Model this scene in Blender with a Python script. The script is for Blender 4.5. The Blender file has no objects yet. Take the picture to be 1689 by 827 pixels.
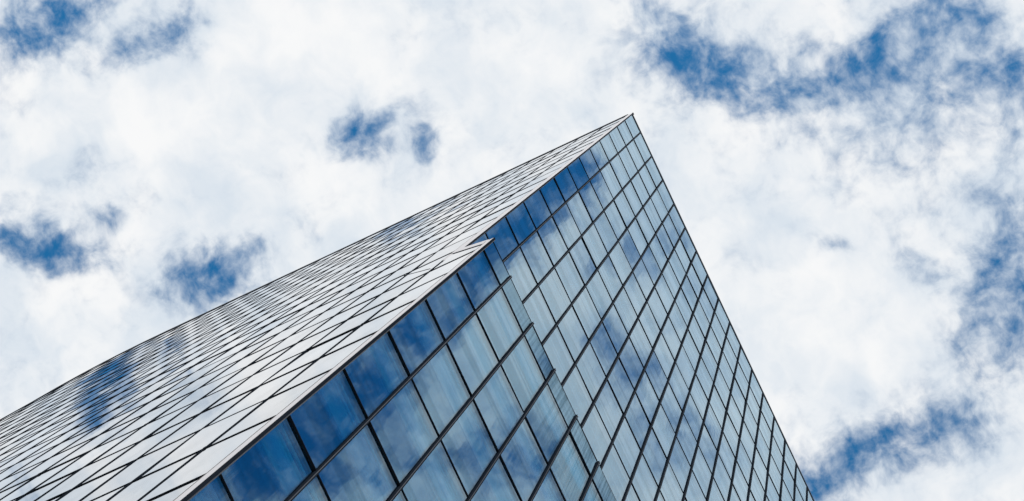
import bpy, bmesh, math, random
from mathutils import Vector, Matrix

random.seed(7)
scene = bpy.context.scene
col = scene.collection

# ------------------------------------------------------------------ camera
S = 3.6                                   # storey height in metres
EYE = Vector((-2.9056, -8.8875, 1.6))     # a person at the foot of the tower
ZB = EYE.z + 26.35819 * S                 # height of the topmost floor line
cd = bpy.data.cameras.new("camera")
cam = bpy.data.objects.new("camera", cd)
col.objects.link(cam)
cam.matrix_world = Matrix((
    (0.42744658087675624, -0.9027068666434003, -0.049089035554031796, EYE.x),
    (-0.8963325917729312, -0.41610128686886716, -0.15312610486684725, EYE.y),
    (0.1178019754604762, 0.10945333243408835, -0.9869866577602163, EYE.z),
    (0, 0, 0, 1)))
cd.sensor_width = 36.0
cd.lens = 4.32662 * 36.0 / 1.689
cd.clip_end = 6000.0
scene.camera = cam

# ------------------------------------------------------------------ sky
SUN_EL, SUN_AZ = math.radians(48), math.radians(238)   # azimuth clockwise from +Y
# gaps (and, negative, thick places) in the cloud layer: place on the layer,
# half sizes, heading and depth of each gap; one unit is 1/43.27 of the layer's height
CLOUD_GAPS = [
    (2.14, -1.16, 1.3, 0.8, 135.0, 0.4),
    (1.86, 1.3, 3.3, 1.2, 120.0, 0.3),
    (3.86, -0.16, 2.0, 1.3, 135.0, 0.25),
    (6.73, 0.28, 1.1, 1.6, 115.0, 0.2),
    (-4.13, 11.65, 2.2, 0.9, 95.0, 0.2),
    (-1.46, 12.98, 2.0, 1.2, 135.0, 0.15),
    (7.51, 2.48, 2.4, 0.8, 95.0, 0.2),
    (-1.17, 6.08, 2.0, 0.8, 115.0, 0.12),
    (-0.32, 7.85, 1.4, 0.7, 115.0, 0.08),
    (-4.72, 12.18, 1.0, 0.52, 90.0, 1.4),
    (-3.62, 10.85, 0.75, 0.28, 90.0, 1.15),
    (-3.6, 10.16, 0.6, 0.45, 145.0, 0.4),
    (-0.65, 8.2, 0.48, 0.34, 125.0, 1.6),
    (-0.06, 7.29, 0.26, 0.22, 115.0, 1.4),
    (-0.69, 7.67, 0.5, 0.18, 95.0, 0.4),
    (0.4, 11.53, 0.82, 0.42, 100.0, 1.8),
    (-1.19, 14.01, 0.85, 0.3, 120.0, 1.35),
    (-1.79, 14.42, 0.45, 0.5, 155.0, 0.5),
    (-1.26, 12.84, 0.26, 0.14, 115.0, 0.5),
    (-2.16, 12.63, 0.6, 0.3, 95.0, 0.3),
    (-0.33, 2.8, 0.75, 0.55, 155.0, 0.6),
    (0.53, 2.71, 0.6, 0.6, 155.0, 0.85),
    (1.08, 2.25, 1.1, 0.45, 130.0, 0.8),
    (1.58, 1.07, 1.3, 0.45, 110.0, 0.6),
    (2.0, 0.17, 0.8, 0.4, 110.0, 0.7),
    (1.67, -0.62, 0.9, 0.35, 85.0, 0.5),
    (1.73, -1.67, 0.6, 0.6, 175.0, 0.8),
    (3.16, -1.82, 0.6, 0.6, 175.0, 0.8),
    (5.44, -0.73, 0.5, 1.1, 115.0, 0.7),
    (6.49, -0.15, 0.75, 0.85, 135.0, 0.75),
    (5.23, 0.68, 0.45, 0.25, 145.0, 0.35),
    (4.26, 1.81, 0.35, 0.16, 125.0, 0.35),
    (7.8, 2.89, 0.75, 0.34, 97.0, 1.5),
    (7.89, 3.76, 0.5, 0.32, 85.0, 1.1),
    (7.5, 2.15, 0.7, 0.26, 95.0, 0.5),
    (7.87, 1.5, 0.65, 0.34, 125.0, 0.85),
    (8.02, 0.87, 0.45, 0.3, 115.0, 0.5),
    (7.43, 3.66, 0.9, 0.25, 90.0, 0.35),
    (0.44, 9.6, 0.6, 0.2, 135.0, 0.2),
    (5.56, 2.13, 1.2, 0.8, 115.0, -0.5),
    (-0.5, 5.38, 1.2, 0.6, 115.0, -0.3),
    (-2.57, 8.36, 1.2, 0.7, 115.0, -0.4),
    (-2.31, 11.38, 1.5, 0.7, 115.0, -0.4),
    (1.64, -5.79, 1.05, 0.42, 107.0, 1.62),
    (1.9, -6.7, 0.7, 0.45, 107.0, 1.56),
    (1.44, -5.02, 0.5, 0.25, 107.0, 0.72),
    (2.43, -7.75, 0.95, 0.42, 107.0, 1.5),
    (2.57, -8.67, 0.8, 0.5, 107.0, 0.84),
    (3.0, -4.92, 0.6, 0.32, 5.0, 1.08),
    (4.21, -5.94, 0.7, 0.3, 5.0, 0.72),
    (2.63, -6.32, 0.4, 0.2, 5.0, 0.84),
    (4.73, -5.9, 0.7, 0.4, 5.0, 0.72),
    (6.11, -5.6, 0.6, 0.35, 25.0, 0.84),
    (5.61, -7.96, 1.1, 0.5, 25.0, 0.84),
    (3.41, -10.58, 1.2, 0.75, 107.0, 1.38),
    (3.66, -12.57, 1.7, 1.1, 107.0, 1.68),
    (3.23, -9.45, 0.8, 0.5, 107.0, 1.2),
    (4.84, -9.42, 0.9, 0.5, 65.0, 0.6),
    (6.59, -5.04, 0.4, 0.22, 65.0, 0.66),
    (3.1, -4.08, 0.45, 0.2, 5.0, 0.6),
    (4.45, -3.82, 0.6, 0.3, 5.0, 0.36),
    (4.54, -10.08, 2.6, 1.5, 65.0, 0.3),
    (3.85, -7.46, 0.8, 0.5, 5.0, -1.08),
    (2.96, -6.58, 0.6, 0.4, 25.0, -0.84),
    (3.58, -6.2, 0.6, 0.35, 25.0, -0.36),
    (1.27, -4.44, 0.8, 0.45, 25.0, -0.72),
    (-2.37, 16.34, 0.6, 0.16, 95.0, 0.6),
]


world = bpy.data.worlds.new("World")
scene.world = world
world.use_nodes = True
nt = world.node_tree
nt.nodes.clear()
N, K = nt.nodes.new, nt.links.new


def math_node(tree, op, a, b=None, c=None, clamp=False):
    n = tree.nodes.new('ShaderNodeMath')
    n.operation = op
    n.use_clamp = clamp
    for i, v in enumerate((a, b, c)):
        if v is None:
            continue
        if isinstance(v, (int, float)):
            n.inputs[i].default_value = v
        else:
            tree.links.new(v, n.inputs[i])
    return n.outputs[0]


def vmath(tree, op, a, b):
    n = tree.nodes.new('ShaderNodeVectorMath')
    n.operation = op
    for i, v in enumerate((a, b)):
        if isinstance(v, (tuple, list)):
            n.inputs[i].default_value = v
        else:
            tree.links.new(v, n.inputs[i])
    return n.outputs[0]


def noise(tree, vec, scale, detail=6.0, rough=0.55, out=0, lac=2.0):
    n = tree.nodes.new('ShaderNodeTexNoise')
    n.inputs['Scale'].default_value = scale
    n.inputs['Detail'].default_value = detail
    n.inputs['Roughness'].default_value = rough
    n.inputs['Lacunarity'].default_value = lac
    tree.links.new(vec, n.inputs['Vector'])
    return n.outputs[out]


def ramp(tree, v, a, b, lo=0.0, hi=1.0, smooth=True):
    n = tree.nodes.new('ShaderNodeMapRange')
    n.interpolation_type = 'SMOOTHSTEP' if smooth else 'LINEAR'
    n.clamp = True
    n.inputs['From Min'].default_value = a
    n.inputs['From Max'].default_value = b
    n.inputs['To Min'].default_value = lo
    n.inputs['To Max'].default_value = hi
    tree.links.new(v, n.inputs['Value'])
    return n.outputs['Result']


def mix_col(tree, fac, a, b):
    n = tree.nodes.new('ShaderNodeMix')
    n.data_type = 'RGBA'
    for s, v in ((n.inputs[0], fac), (n.inputs[6], a), (n.inputs[7], b)):
        if isinstance(v, (int, float)):
            s.default_value = v
        elif isinstance(v, (tuple, list)):
            s.default_value = (*v, 1.0)
        else:
            tree.links.new(v, s)
    return n.outputs[2]


def mix_mul(tree, a, b):
    n = tree.nodes.new('ShaderNodeMix')
    n.data_type = 'RGBA'
    n.blend_type = 'MULTIPLY'
    n.inputs[0].default_value = 1.0
    tree.links.new(a, n.inputs[6])
    n.inputs[7].default_value = (*b, 1.0)
    return n.outputs[2]


tc = N('ShaderNodeTexCoord')
sep = N('ShaderNodeSeparateXYZ')
K(tc.outputs['Generated'], sep.inputs[0])
zc = math_node(nt, 'MAXIMUM', sep.outputs[2], 0.06)
comb = N('ShaderNodeCombineXYZ')
K(math_node(nt, 'MULTIPLY', math_node(nt, 'DIVIDE', sep.outputs[0], zc), 43.27), comb.inputs[0])
K(math_node(nt, 'MULTIPLY', math_node(nt, 'DIVIDE', sep.outputs[1], zc), 43.27), comb.inputs[1])
layer = comb.outputs[0]
# billow the layer: coarse and fine domain warp
w1 = vmath(nt, 'SUBTRACT', noise(nt, layer, 0.9, 3.0, 0.5, out=1), (0.5, 0.5, 0.5))
w2 = vmath(nt, 'SUBTRACT', noise(nt, layer, 2.6, 3.0, 0.5, out=1), (0.5, 0.5, 0.5))
warped = vmath(nt, 'ADD', vmath(nt, 'ADD', layer, vmath(nt, 'MULTIPLY', w1, (0.8, 0.8, 0))),
               vmath(nt, 'MULTIPLY', w2, (0.22, 0.22, 0)))
drift = vmath(nt, 'ADD', layer, vmath(nt, 'MULTIPLY', w1, (0.5, 0.5, 0)))
gap = None
for gx, gy, rx, ry, an, s in CLOUD_GAPS:
    m = N('ShaderNodeMapping')
    m.vector_type = 'TEXTURE'
    m.inputs['Location'].default_value = (gx, gy, 0)
    m.inputs['Rotation'].default_value = (0, 0, math.radians(an))
    m.inputs['Scale'].default_value = (rx * 1.85, ry * 1.85, 1)
    K(warped, m.inputs['Vector'])
    ln = N('ShaderNodeVectorMath')
    ln.operation = 'LENGTH'
    K(m.outputs[0], ln.inputs[0])
    g = ramp(nt, ln.outputs['Value'], 0.0, 1.0, s * 1.05, 0.0)
    gap = g if gap is None else math_node(nt, 'ADD', gap, g)
gap = math_node(nt, 'DIVIDE', gap, math_node(nt, 'ADD', 1.0, math_node(nt, 'MULTIPLY', math_node(nt, 'MAXIMUM', gap, 0.0), 0.35)))
puff = noise(nt, warped, 0.5, 4.0, 0.5)
fine = noise(nt, drift, 1.9, 7.0, 0.6)
wisp = noise(nt, drift, 5.5, 3.0, 0.5)
# thinness of the cloud: gaps plus turbulence
# rough and torn near the gaps, soft in the thick of the cloud
torn = ramp(nt, gap, -0.1, 0.55, 1.15, 2.2)
thin = math_node(nt, 'ADD', gap, math_node(nt, 'MULTIPLY', math_node(nt, 'SUBTRACT', fine, 0.5), torn))
thin = math_node(nt, 'ADD', thin, math_node(nt, 'MULTIPLY', math_node(nt, 'SUBTRACT', puff, 0.5), 0.9))
thin = math_node(nt, 'ADD', thin, math_node(nt, 'MULTIPLY', math_node(nt, 'SUBTRACT', wisp, 0.5), math_node(nt, 'MULTIPLY', torn, 0.3)))
clear = ramp(nt, thin, 0.0, 1.45, 0.0, 1.0)
body = noise(nt, vmath(nt, 'ADD', layer, vmath(nt, 'MULTIPLY', w1, (1.2, 1.2, 0))), 0.62, 5.0, 0.52)
tone = math_node(nt, 'ADD', math_node(nt, 'MULTIPLY', math_node(nt, 'SUBTRACT', body, 0.5), 2.6),
                 math_node(nt, 'MULTIPLY', thin, 0.5))
shade = ramp(nt, tone, -0.6, 0.65)
cloud = mix_col(nt, shade, (0.94, 0.945, 0.95), (0.69, 0.765, 0.845))
# far from the zenith the layer evens out into plain bright overcast
bright = N('ShaderNodeBackground')
K(cloud, bright.inputs['Color'])
bright.inputs['Strength'].default_value = 1.0
sky = N('ShaderNodeTexSky')
sky.sky_type = 'NISHITA'
sky.sun_disc = False
sky.sun_elevation = SUN_EL
sky.sun_rotation = SUN_AZ
sky.altitude = 300
sky.air_density = 1.0
sky.dust_density = 0.2
sky.ozone_density = 1.5
blue = N('ShaderNodeBackground')
K(mix_mul(nt, sky.outputs[0], (0.19, 1.06, 1.38)), blue.inputs['Color'])
blue.inputs['Strength'].default_value = 0.105
mx = N('ShaderNodeMixShader')
K(clear, mx.inputs[0])
K(bright.outputs[0], mx.inputs[1])
K(blue.outputs[0], mx.inputs[2])
wo = N('ShaderNodeOutputWorld')
K(mx.outputs[0], wo.inputs['Surface'])

# ------------------------------------------------------------------ sun
sl = bpy.data.lights.new("sun", 'SUN')
sl.energy = 2.2
sl.angle = math.radians(0.5)
sl.color = (1.0, 0.955, 0.89)
so = bpy.data.objects.new("sun", sl)
col.objects.link(so)
sd = Vector((math.sin(SUN_AZ) * math.cos(SUN_EL), math.cos(SUN_AZ) * math.cos(SUN_EL), math.sin(SUN_EL)))
so.rotation_euler = sd.to_track_quat('Z', 'Y').to_euler()
so.location = (-60, -60, 90)

vs = scene.view_settings
vs.view_transform = 'Standard'
vs.look = 'None'
vs.exposure = 0.0
vs.gamma = 1.0
vs.use_curve_mapping = False
scene.render.engine = 'CYCLES'
scene.cycles.max_bounces = 8
scene.cycles.transparent_max_bounces = 12

# ------------------------------------------------------------------ materials
def new_mat(name):
    m = bpy.data.materials.new(name)
    m.use_nodes = True
    m.node_tree.nodes.clear()
    return m, m.node_tree


def principled(name, c, rough, metal=0.0, var=0.12, scale=3.0, bump=0.0, spec=0.5):
    m, t = new_mat(name)
    p = t.nodes.new('ShaderNodeBsdfPrincipled')
    o = t.nodes.new('ShaderNodeOutputMaterial')
    t.links.new(p.outputs[0], o.inputs[0])
    g = t.nodes.new('ShaderNodeNewGeometry')
    n = noise(t, g.outputs['Position'], scale, 6.0, 0.6)
    lo = tuple(v * (1 - var) for v in c)
    hi = tuple(min(1, v * (1 + var)) for v in c)
    t.links.new(mix_col(t, n, lo, hi), p.inputs['Base Color'])
    t.links.new(ramp(t, n, 0.3, 0.7, rough * 0.85, min(1, rough * 1.15)), p.inputs['Roughness'])
    p.inputs['Metallic'].default_value = metal
    p.inputs['Specular IOR Level'].default_value = spec
    if bump:
        b = t.nodes.new('ShaderNodeBump')
        b.inputs['Strength'].default_value = bump
        b.inputs['Distance'].default_value = 0.02
        t.links.new(noise(t, g.outputs['Position'], scale * 12, 4.0), b.inputs['Height'])
        t.links.new(b.outputs[0], p.inputs['Normal'])
    return m


def glass(name, tint, through, rough, wave, banding=0.0, streak=0.0, streak_zone=None, boost=1.0):
    """coated double glazing: mirror by Fresnel at four faces, tinted see-through behind"""
    m, t = new_mat(name)
    g = t.nodes.new('ShaderNodeNewGeometry')
    oi = t.nodes.new('ShaderNodeObjectInfo')
    pos = g.outputs['Position']
    # vertical roller-wave distortion, in heights of a few millimetres
    wv = noise(t, vmath(t, 'MULTIPLY', pos, (1.6, 1.6, 0.16)), 1.0, 3.0, 0.5)
    st = noise(t, vmath(t, 'MULTIPLY', pos, (16.0, 16.0, 0.22)), 1.0, 4.0, 0.6)
    hgt = math_node(t, 'ADD', math_node(t, 'MULTIPLY', wv, 0.006), math_node(t, 'MULTIPLY', st, 0.00022))
    b = t.nodes.new('ShaderNodeBump')
    b.inputs['Strength'].default_value = wave
    b.inputs['Distance'].default_value = 1.0
    t.links.new(hgt, b.inputs['Height'])
    fr = t.nodes.new('ShaderNodeFresnel')
    fr.inputs['IOR'].default_value = 1.52
    f2 = math_node(t, 'DIVIDE', math_node(t, 'MULTIPLY', fr.outputs[0], 2.0),
                   math_node(t, 'ADD', fr.outputs[0], 1.0))
    f2 = math_node(t, 'MULTIPLY', f2, boost)
    # dust film dulls the mirror a little, differently on each pane
    dirt = noise(t, vmath(t, 'MULTIPLY', pos, (2.2, 2.2, 0.5)), 1.0, 8.0, 0.65)
    dull = ramp(t, dirt, 0.35, 0.8, 1.0, 0.9)
    dull = math_node(t, 'MULTIPLY', dull, ramp(t, oi.outputs['Random'], 0.0, 1.0, 0.93, 1.0, False))
    if banding:
        # level bands painted into the mirror strength imitate streaks in the reflections
        bn = noise(t, vmath(t, 'ADD', vmath(t, 'MULTIPLY', pos, (0.10, 0.10, 1.1)), (3.1, 0, 0)), 1.0, 3.0, 0.75)
        dull = math_node(t, 'MULTIPLY', dull, ramp(t, bn, 0.44, 0.54, 1.0 - banding, 1.0))
    if streak:  # hair-fine upright lines painted into the mirror strength, imitating a brushed-looking reflection
        sz = t.nodes.new('ShaderNodeSeparateXYZ')
        t.links.new(pos, sz.inputs[0])
        edge = noise(t, vmath(t, 'MULTIPLY', pos, (9.0, 9.0, 0.05)), 1.0, 2.0, 0.5)
        zz = math_node(t, 'ADD', sz.outputs[2], math_node(t, 'MULTIPLY', math_node(t, 'SUBTRACT', edge, 0.5), 3.0))
        inz = ramp(t, zz, streak_zone[0], streak_zone[1], 0.0, 1.0)
        inx = ramp(t, sz.outputs[0], streak_zone[2], streak_zone[3], 0.0, 1.0)
        hair = noise(t, vmath(t, 'MULTIPLY', pos, (22.0, 22.0, 0.12)), 1.0, 5.0, 0.7)
        hair = ramp(t, hair, 0.38, 0.66, 0.0, streak)
        k = math_node(t, 'MULTIPLY', math_node(t, 'MULTIPLY', hair, inz), inx)
        dull = math_node(t, 'MULTIPLY', dull, math_node(t, 'SUBTRACT', 1.0, k))
    fac = math_node(t, 'MULTIPLY', f2, dull, clamp=True)
    gl = t.nodes.new('ShaderNodeBsdfGlossy')
    gl.inputs['Color'].default_value = (*tint, 1)
    gl.inputs['Roughness'].default_value = rough
    t.links.new(b.outputs[0], gl.inputs['Normal'])
    tr = t.nodes.new('ShaderNodeBsdfTransparent')
    tr.inputs['Color'].default_value = (*through, 1)
    mxn = t.nodes.new('ShaderNodeMixShader')
    t.links.new(fac, mxn.inputs[0])
    t.links.new(tr.outputs[0], mxn.inputs[1])
    t.links.new(gl.outputs[0], mxn.inputs[2])
    o = t.nodes.new('ShaderNodeOutputMaterial')
    t.links.new(mxn.outputs[0], o.inputs[0])
    return m


M_GLASS = glass("end_wall_glass", (0.67, 0.85, 0.972), (0.30, 0.62, 0.70), 0.012, 0.5, 0.15)
M_BAY = glass("bay_glass", (0.67, 0.85, 0.972), (0.34, 0.66, 0.77), 0.010, 0.5, 0.24, 0.5, (45.0, 48.5, 1.2, 3.4), boost=0.73)
M_PARAPET = glass("parapet_glass", (0.50, 0.75, 0.92), (0.2, 0.42, 0.5), 0.03, 0.6, 0.1, 0.5, (40.0, 45.0, -0.6, 2.0), boost=0.85)
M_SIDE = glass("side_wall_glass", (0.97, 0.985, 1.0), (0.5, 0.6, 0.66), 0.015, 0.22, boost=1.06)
M_FIN = principled("dark_anodised_aluminium", (0.016, 0.021, 0.030), 0.85, 0.0, 0.2, spec=0.0)
M_CAP = principled("grey_pressure_cap", (0.12, 0.13, 0.155), 0.6, 0.0, 0.15, spec=0.1)
M_TRIM = principled("pale_metal_trim", (0.62, 0.60, 0.62), 0.38, 0.35, 0.06)
M_SEAM = principled("grey_sealant", (0.20, 0.19, 0.2), 0.8, spec=0.05)
M_CORE = principled("dark_interior", (0.012, 0.035, 0.05), 0.9)
M_BLIND = principled("pale_bulkhead_paint", (0.86, 0.88, 0.86), 0.9, 0.0, 0.08, 1.0)
M_ROOF = principled("roof_membrane", (0.3, 0.3, 0.3), 0.9)
M_PAVE = principled("stone_paving", (0.28, 0.27, 0.25), 0.85, 0.0, 0.25, 0.6, 0.2)


# ------------------------------------------------------------------ mesh helpers
class MB:
    def __init__(self):
        self.v, self.f, self.m = [], [], []

    def hexa(self, p, mat=0):
        """eight corners: bottom ring 0-3 (counter-clockwise from above), top ring 4-7"""
        n = len(self.v)
        self.v += [tuple(q) for q in p]
        for a in ((3, 2, 1, 0), (4, 5, 6, 7), (0, 1, 5, 4), (1, 2, 6, 5), (2, 3, 7, 6), (3, 0, 4, 7)):
            self.f.append(tuple(n + i for i in a))
            self.m.append(mat)

    def box(self, x0, x1, y0, y1, z0, z1, mat=0):
        self.hexa([(x0, y0, z0), (x1, y0, z0), (x1, y1, z0), (x0, y1, z0),
                   (x0, y0, z1), (x1, y0, z1), (x1, y1, z1), (x0, y1, z1)], mat)

    def prism(self, poly, z0, z1, mat=0):
        """vertical prism over a counter-clockwise plan polygon; z1 may be a list"""
        n, k = len(self.v), len(poly)
        tops = z1 if isinstance(z1, (list, tuple)) else [z1] * k
        self.v += [(x, y, z0) for x, y in poly] + [(x, y, z) for (x, y), z in zip(poly, tops)]
        self.f.append(tuple(n + i for i in reversed(range(k))))
        self.m.append(mat)
        self.f.append(tuple(n + k + i for i in range(k)))
        self.m.append(mat)
        for i in range(k):
            j = (i + 1) % k
            self.f.append((n + i, n + j, n + k + j, n + k + i))
            self.m.append(mat)

    def mesh(self, name, mats):
        me = bpy.data.meshes.new(name)
        me.from_pydata(self.v, [], self.f)
        for m in (mats if isinstance(mats, (list, tuple)) else [mats]):
            me.materials.append(m)
        me.polygons.foreach_set('material_index', self.m)
        me.update()
        return me

    def build(self, name, mats, parent=None):
        o = bpy.data.objects.new(name, self.mesh(name, mats))
        col.objects.link(o)
        o.parent = parent
        return o


def place(name, me, parent, mat4):
    o = bpy.data.objects.new(name, me)
    col.objects.link(o)
    o.parent = parent
    o.matrix_local = mat4
    return o


R_CAM = cam.matrix_world.to_3x3().transposed()


def seen_area(corners):
    """rough size of a quad in the picture, 0 when its middle lies outside the frame"""
    pts = []
    for c in corners:
        d = R_CAM @ (Vector(c) - EYE)
        if d.z > -0.5:
            return 0.0
        pts.append((d.x / -d.z * 2.5616, d.y / -d.z * 2.5616))
    cx = sum(p[0] for p in pts) / 4
    cy = sum(p[1] for p in pts) / 4
    a = abs(sum(pts[i][0] * pts[(i + 1) % 4][1] - pts[(i + 1) % 4][0] * pts[i][1] for i in range(4))) / 2
    inside = sum(abs(p[0]) < 0.5 and abs(p[1]) < 0.2447 for p in pts + [(cx, cy)])
    return a * inside / 5


# ------------------------------------------------------------------ ground
gm = MB()
gm.box(-2500, 2500, -2500, 2500, -0.5, 0.0)
ground = gm.build("ground", M_PAVE)
ground["kind"] = "structure"
ground["label"] = "pale stone plaza paving around the foot of the tower"
ground["category"] = "ground"

# ------------------------------------------------------------------ tower
tower = bpy.data.objects.new("glass_tower", None)
col.objects.link(tower)
tower.location = (0, 0, 0)
tower["label"] = "tall glass office tower with a sharp corner, dark mullion grid and stepped-out lower bay"
tower["category"] = "tower"

W = 0.27538 * S                  # pane width
NX = 25                          # panes along the end wall
X1 = (NX - 1) * W                # far end of the end wall
XC = -0.743                      # corner edge of the upper wall
XS = -0.799                      # glass of the side wall
XF = -0.810                      # outer edge of the side wall's fins
RO = ZB + 1.02454 * S            # roof edge
ZBAY = EYE.z + (26.35819 - 12.96835) * S     # first floor line of the bay
TBAY = ZBAY + 0.40878 * S                    # top edge of the bay
YB = -0.27224 * S                            # face of the bay
XB = 0.0096                                  # first mullion of the bay
XBC = XB - 0.21191 * S                       # its corner edge
GY = 0.05                        # glass sits this far behind the mullion face
YK = 5.6 * S                     # where the side wall starts to curve away
YEND = 10.4 * S


def side_x(y, base=XS):
    return base if y < YK else base + 0.027 * (y / S - 5.6) ** 2 * S


y_lines = [0.19 + W * k for k in range(38)]          # fins of the side wall
BACK = y_lines[-1]

# building body behind the glass
plan = [(XC + 0.55, GY + 0.5), (X1 + 0.3, GY + 0.5), (X1 + 0.3, BACK)]
for k in range(36, -1, -3):
    plan.append((side_x(y_lines[k]) + 0.55, y_lines[k]))
cm = MB()
cm.prism(plan, 0.0, RO - 0.35)
core = cm.build("core_wall", M_CORE, tower)
rm = MB()
plan2 = [(XC + 0.06, GY + 0.06), (X1 + 0.3, GY + 0.06), (X1 + 0.3, BACK)]
for k in range(36, -1, -3):
    plan2.append((side_x(y_lines[k]) + 0.06, y_lines[k]))
rm.prism(plan2, RO - 0.30, RO - 0.06)
rm.build("roof", M_ROOF, tower)
bm_ = MB()
bm_.box(side_x(BACK) + 0.05, X1 + 0.3, BACK + 0.003, BACK + 0.3, 0, RO - 0.02)
bm_.box(X1 + 0.303, X1 + 0.6, YB, BACK + 0.3, 0, RO - 0.02)
bm_.build("rear_wall", M_CAP, tower)

# slabs seen dimly through the glass
for j in range(0, 26):
    z = ZB - j * S
    sm = MB()
    if z > TBAY:
        sm.box(XC + 0.1, X1 + 0.2, GY + 0.10, GY + 0.497, z - 0.18, z + 0.02)
        sm.build("floor_slab", M_CORE, tower)


def pane_mesh(name, w, h, mat, t=0.018):
    b = MB()
    b.box(-w / 2, w / 2, 0, t, -h / 2, h / 2)
    return b.mesh(name, mat)


def jitter(a, b):
    return (Matrix.Rotation(random.gauss(0, a), 4, 'Z') @ Matrix.Rotation(random.gauss(0, b), 4, 'X'))


def lay_panes(cells, name, parent, mat, facing, az, ax, label=None, limit=100, extra=None):
    """cells: (centre, width, height, heading).  The largest seen are parts, the rest one mesh."""
    ranked = []
    for c, w, h, hd in cells:
        tl = jitter(az, ax)
        m4 = Matrix.Translation(c) @ Matrix.Rotation(hd, 4, 'Z') @ tl
        q = [m4 @ Vector((sx * w / 2, 0, sz * h / 2)) for sx, sz in ((-1, -1), (1, -1), (1, 1), (-1, 1))]
        ranked.append((seen_area(q), m4, w, h))
    ranked.sort(key=lambda r: -r[0])
    cache = {}
    rest = MB()
    for i, (a, m4, w, h) in enumerate(ranked):
        if i < limit and a > 0:
            key = (round(w, 3), round(h, 3))
            if key not in cache:
                cache[key] = pane_mesh(name, w, h, mat)
            place(name, cache[key], parent, m4)
        else:
            p = [m4 @ Vector(v) for v in (
                (-w / 2, 0, -h / 2), (w / 2, 0, -h / 2), (w / 2, 0.018, -h / 2), (-w / 2, 0.018, -h / 2),
                (-w / 2, 0, h / 2), (w / 2, 0, h / 2), (w / 2, 0.018, h / 2), (-w / 2, 0.018, h / 2))]
            rest.hexa(p)
    if rest.v:
        o = rest.build(name, mat, parent)
        o["kind"] = "stuff"


G = 0.012      # joint between pane and bar

# --- end wall, upper part -------------------------------------------------
xl = [XC + 0.002] + [i * W for i in range(NX)]
zl = [RO - 0.02] + [ZB - j * S for j in range(0, 13)]
zl = [z for z in zl if z > TBAY + 0.05] + [TBAY + 0.004]
cells = []
for i in range(len(xl) - 1):
    for j in range(len(zl) - 1):
        w, h = xl[i + 1] - xl[i] - 2 * G, zl[j] - zl[j + 1] - 2 * G
        cells.append((Vector(((xl[i] + xl[i + 1]) / 2, GY, (zl[j] + zl[j + 1]) / 2)), w, h, 0.0))
lay_panes(cells, "window_pane", tower, M_GLASS, None, 0.0035, 0.0022)


def double_mullion(x, yf, z0, z1, parent):
    b = MB()
    b.box(x - 0.023, x - 0.008, yf + 0.014, yf + 0.10, z0, z1, 0)
    b.box(x + 0.008, x + 0.023, yf + 0.014, yf + 0.10, z0, z1, 0)
    b.box(x - 0.0075, x + 0.0075, yf + 0.020, yf + 0.09, z0, z1, 1)
    return b.build("mullion", [M_FIN, M_CAP], parent)


def end_transom(z, x0, x1, yf, parent):
    b = MB()
    b.box(x0, x1, yf + 0.033, yf + 0.095, z - 0.011, z + 0.011)
    return b.build("transom", M_FIN, parent)


for x in xl[1:]:
    double_mullion(x, 0.0, TBAY + 0.01, RO - 0.012, tower)
for z in zl[1:-1]:
    end_transom(z, XC + 0.004, X1, 0.0, tower)

# corner trim of the upper part: pale slanted strip on the side, dark fin on the end wall
TT = TBAY + 0.3
b = MB()
b.prism([(XF + 0.002, 0.20), (XC - 0.046, 0.012), (XC - 0.03, 0.012), (XC - 0.03, 0.20)], TT, RO + 0.03)
b.build("corner_trim", M_TRIM, tower)
b = MB()
b.box(XC - 0.045, XC - 0.014, -0.002, 0.0115, TT - 0.2, RO + 0.02, 0)
b.box(XC - 0.029, XC - 0.014, 0.012, 0.09, TT - 0.2, RO + 0.02, 0)
b.box(XC - 0.0135, XC + 0.002, 0.014, 0.09, TT - 0.2, RO + 0.01, 1)
b.build("corner_fin", [M_FIN, M_CAP], tower)
b = MB()
b.box(XF + 0.001, XS + 0.05, 0.201, 0.215, TT, RO, 0)
b.build("corner_seam", M_SEAM, tower)

# roof edge
b = MB()
b.box(XC + 0.003, X1 + 0.3, 0.018, 0.08, RO - 0.018, RO + 0.02, 0)
b.build("roof_coping", M_CAP, tower)
b = MB()
for k in range(len(y_lines) - 1):
    ya, yb = y_lines[k], y_lines[k + 1]
    xa, xb = side_x(ya, -0.828), side_x(yb, -0.828)
    b.hexa([(xa, ya, RO - 0.02), (xa + 0.15, ya, RO - 0.02), (xb + 0.15, yb, RO - 0.02), (xb, yb, RO - 0.02),
            (xa, ya, RO + 0.01), (xa + 0.15, ya, RO + 0.01), (xb + 0.15, yb, RO + 0.01), (xb, yb, RO + 0.01)])
b.build("roof_coping", M_CAP, tower)
b = MB()
b.box(XC - 0.055, XC + 0.03, -0.012, 0.05, RO + 0.031, RO + 0.10)
b.build("corner_cap", M_FIN, tower)

# --- side wall -------------------------------------------------------------
zs = [RO - 0.05] + [ZB + 0.14 - j * S for j in range(0, 27)] + [0.05]
cells = []
for k in range(len(y_lines) - 1):
    ya, yb = y_lines[k], y_lines[k + 1]
    xa, xb = side_x(ya), side_x(yb)
    L = math.hypot(xb - xa, yb - ya)
    hd = math.atan2(ya - yb, xa - xb)      # local +x runs along the wall, outside faces -y
    for j in range(len(zs) - 1):
        h = zs[j] - zs[j + 1] - 0.012
        cells.append((Vector(((xa + xb) / 2, (ya + yb) / 2, (zs[j] + zs[j + 1]) / 2)), L - 0.012, h, hd))
lay_panes(cells, "side_pane", tower, M_SIDE, None, 0.0011, 0.0012)

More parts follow.
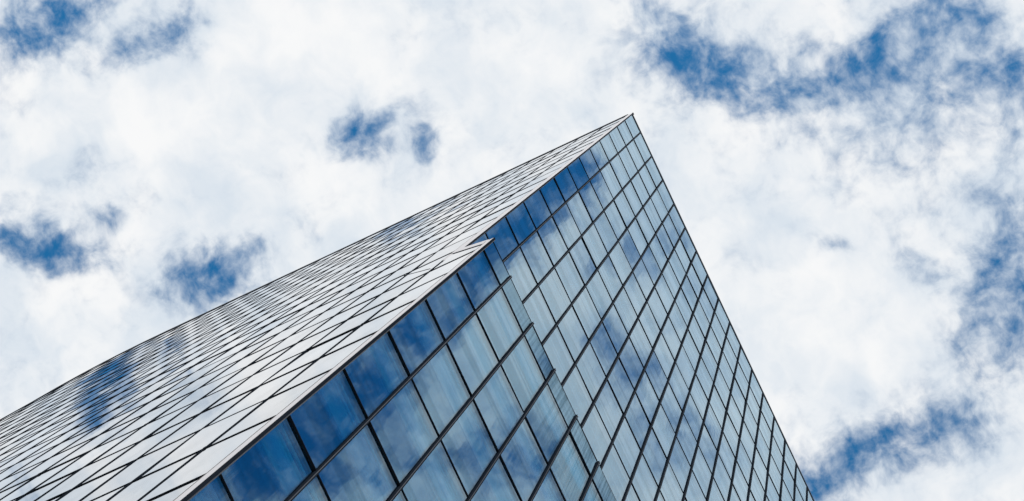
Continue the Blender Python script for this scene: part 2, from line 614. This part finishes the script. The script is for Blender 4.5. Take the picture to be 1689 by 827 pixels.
for k, y in enumerate(y_lines):
    x = side_x(y, XF)
    b = MB()
    top = RO - 0.05 if k else TBAY + 0.4
    b.box(x, x + 0.05, y - 0.0105, y + 0.0105, 0.02, top)
    b.build("side_mullion", M_FIN, tower)
for z in zs[1:-1]:
    b = MB()
    for k in range(len(y_lines) - 1):
        ya, yb = y_lines[k] + 0.013, y_lines[k + 1] - 0.013
        xa, xb = side_x(ya, XF) + 0.001, side_x(yb, XF) + 0.001
        b.hexa([(xa, ya, z - 0.02), (xa + 0.04, ya, z - 0.02), (xb + 0.04, yb, z - 0.02), (xb, yb, z - 0.02),
                (xa, ya, z + 0.02), (xa + 0.04, ya, z + 0.02), (xb + 0.04, yb, z + 0.02), (xb, yb, z + 0.02)])
    b.build("side_transom", M_FIN, tower)
# one slanted joint beside the step, and small brackets where a few bars cross
b = MB()
za, zb2 = ZB - 12.679 * S, ZB - 12.056 * S
ya, yb = 0.33, 1.30
b.hexa([(XF + .006, ya, za - .02), (XF + .04, ya, za - .02), (XF + .04, yb, zb2 - .02), (XF + .006, yb, zb2 - .02),
        (XF + .006, ya, za + .02), (XF + .04, ya, za + .02), (XF + .04, yb, zb2 + .02), (XF + .006, yb, zb2 + .02)])
b.build("slanted_bar", M_FIN, tower)
for (ky, z) in ((0, ZB - 17.96 * S), (0, ZB - 14.96 * S), (6, ZB - 14.96 * S), (4, ZB - 14.96 * S), (1, ZB - 14.96 * S),
                (2, ZB - 11.96 * S)):
    b = MB()
    y = y_lines[ky]
    b.box(XF - 0.005, XF + 0.002, y - 0.006, y + 0.006, z - 0.09, z + 0.09)
    b.box(XF - 0.007, XF - 0.005, y - 0.006, y + 0.006, z - 0.03, z + 0.03)
    b.build("bracket", M_FIN, tower)

# --- the bay that steps forward below -----------------------------------------
bb = MB()
bb.box(XBC + 0.55, X1 + 0.3, YB + 0.62, GY + 0.497, 0.0, TBAY - 0.25)
bay = bb.build("projecting_bay", M_CORE, tower)
tr_ = MB()
tr_.box(XBC + 0.06, X1 + 0.3, YB + 0.08, -0.01, TBAY - 0.24, TBAY - 0.06)
tr_.build("terrace", M_ROOF, bay)

bx = [XBC + 0.002] + [XB + i * W for i in range(NX)]
bz = [TBAY - 0.02] + [ZBAY - j * S for j in range(0, 14)] + [0.05]
cells = []
for i in range(len(bx) - 1):
    for j in range(len(bz) - 1):
        w, h = bx[i + 1] - bx[i] - 2 * G, bz[j] - bz[j + 1] - 2 * G
        cells.append((Vector(((bx[i] + bx[i + 1]) / 2, YB + GY, (bz[j] + bz[j + 1]) / 2)), w, h, 0.0))
par = [c for c in cells if c[0].z > ZBAY]
lay_panes(par, "parapet_pane", bay, M_PARAPET, None, 0.003, 0.004)
cells = [c for c in cells if c[0].z < ZBAY]
lay_panes(cells, "window_pane", bay, M_BAY, None, 0.0035, 0.0025)
for x in bx[1:]:
    double_mullion(x, YB, 0.02, TBAY - 0.012, bay)
for z in bz[1:-1]:
    end_transom(z, XBC + 0.008, X1, YB, bay)

# ceiling edge, bulkhead and rails behind the head of each bay window
for i in range(0, 9):
    for j in range(1, 10):
        x0, x1 = bx[i] + 0.035, bx[i + 1] - 0.035
        zt, hh = bz[j], bz[j] - bz[j + 1]
        yy = YB + GY + 0.055
        q = [(x0, yy, bz[j + 1]), (x1, yy, bz[j + 1]), (x1, yy, zt), (x0, yy, zt)]
        if seen_area(q) <= 0:
            continue
        b = MB()
        f0 = 0.385 + random.uniform(-0.015, 0.015)
        for a, c, dy in ((f0 - 0.215, f0, 0.0), (0.115, 0.150, 0.015), (0.055, 0.085, 0.01)):
            b.box(x0, x1, yy + dy, yy + dy + 0.02, zt - c * hh, zt - a * hh)
        b.build("bulkhead", M_BLIND, bay)

# bay corner trim, coping and the slanted shoulder that meets the side wall
b = MB()
b.prism([(XF + 0.002, YB + 0.165), (XBC - 0.054, YB + 0.016), (XBC - 0.03, YB + 0.016), (XBC - 0.03, YB + 0.165)], 0.02, TBAY + 0.01)
b.build("corner_trim", M_TRIM, bay)
b = MB()
b.box(XBC - 0.053, XBC - 0.012, YB - 0.004, YB + 0.0155, 0.02, TBAY + 0.02, 0)
b.box(XBC - 0.029, XBC - 0.012, YB + 0.016, YB + 0.09, 0.02, TBAY + 0.02, 0)
b.box(XBC - 0.0115, XBC + 0.006, YB + 0.012, YB + 0.09, 0.02, TBAY + 0.015, 1)
b.build("corner_fin", [M_FIN, M_CAP], bay)
b = MB()
b.box(XF + 0.001, XF + 0.03, YB + 0.166, YB + 0.172, 0.02, TBAY - 0.02, 0)
b.box(XF + 0.001, XF + 0.03, YB + 0.182, YB + 0.188, 0.02, TBAY - 0.03, 0)
b.build("corner_seam", M_SEAM, bay)
b = MB()
b.box(XBC + 0.008, X1 + 0.3, YB + 0.046, YB + 0.08, TBAY - 0.018, TBAY + 0.0, 0)
b.build("coping", M_FIN, bay)

# side panels of the bay, one pane deep
y0, y1 = YB + 0.192, y_lines[0] - 0.013
bays = [ZB + 0.14 - j * S for j in range(13, 27)] + [0.05]
cells = []
for j in range(len(bays) - 1):
    cells.append((Vector((XS, (y0 + y1) / 2, (bays[j] + bays[j + 1]) / 2)), y1 - y0 - 0.01,
                  bays[j] - bays[j + 1] - 0.012, -math.pi / 2))
lay_panes(cells, "side_pane", bay, M_SIDE, None, 0.0011, 0.0012)
for z in bays[:-1]:
    b = MB()
    b.box(XF + 0.001, XF + 0.04, y0, y1, z - 0.02, z + 0.02)
    b.build("side_transom", M_FIN, bay)
# shoulder: glass and pale coping rising from the bay's corner to the upper wall
zc0, zc1 = TBAY, ZB - 12.02 * S            # at the bay's face, at the upper wall


def zsh(y):
    return zc0 + (zc1 - zc0) * (y - YB) / (0.0 - YB)


b = MB()
zb_ = bays[0] + 0.006
b.hexa([(XS, y0, zb_), (XS + 0.018, y0, zb_), (XS + 0.018, y1, zb_), (XS, y1, zb_),
        (XS, y0, zsh(y0) - 0.80), (XS + 0.018, y0, zsh(y0) - 0.80),
        (XS + 0.018, y1, zsh(y1) - 0.80), (XS, y1, zsh(y1) - 0.80)])
b.build("shoulder_pane", M_SIDE, bay)
b = MB()
ya, yb = YB + 0.17, y1
b.hexa([(XF + .006, ya, zsh(ya) - 0.75), (XBC - 0.035, ya, zsh(ya) - 0.75), (XBC - 0.035, yb, zsh(yb) - 0.75), (XF + .006, yb, zsh(yb) - 0.75),
        (XF + .006, ya, zsh(ya) + 0.02), (XBC - 0.035, ya, zsh(ya) + 0.02), (XBC - 0.035, yb, zsh(yb) + 0.02), (XF + .006, yb, zsh(yb) + 0.02)])
b.build("shoulder_coping", M_TRIM, bay)
b = MB()
b.hexa([(XF + .003, ya, zsh(ya) - 0.85), (XF + .05, ya, zsh(ya) - 0.85), (XF + .05, yb, zsh(yb) - 0.85), (XF + .003, yb, zsh(yb) - 0.85),
        (XF + .003, ya, zsh(ya) - 0.754), (XF + .05, ya, zsh(ya) - 0.754), (XF + .05, yb, zsh(yb) - 0.754), (XF + .003, yb, zsh(yb) - 0.754)])
b.build("shoulder_bar", M_FIN, bay)
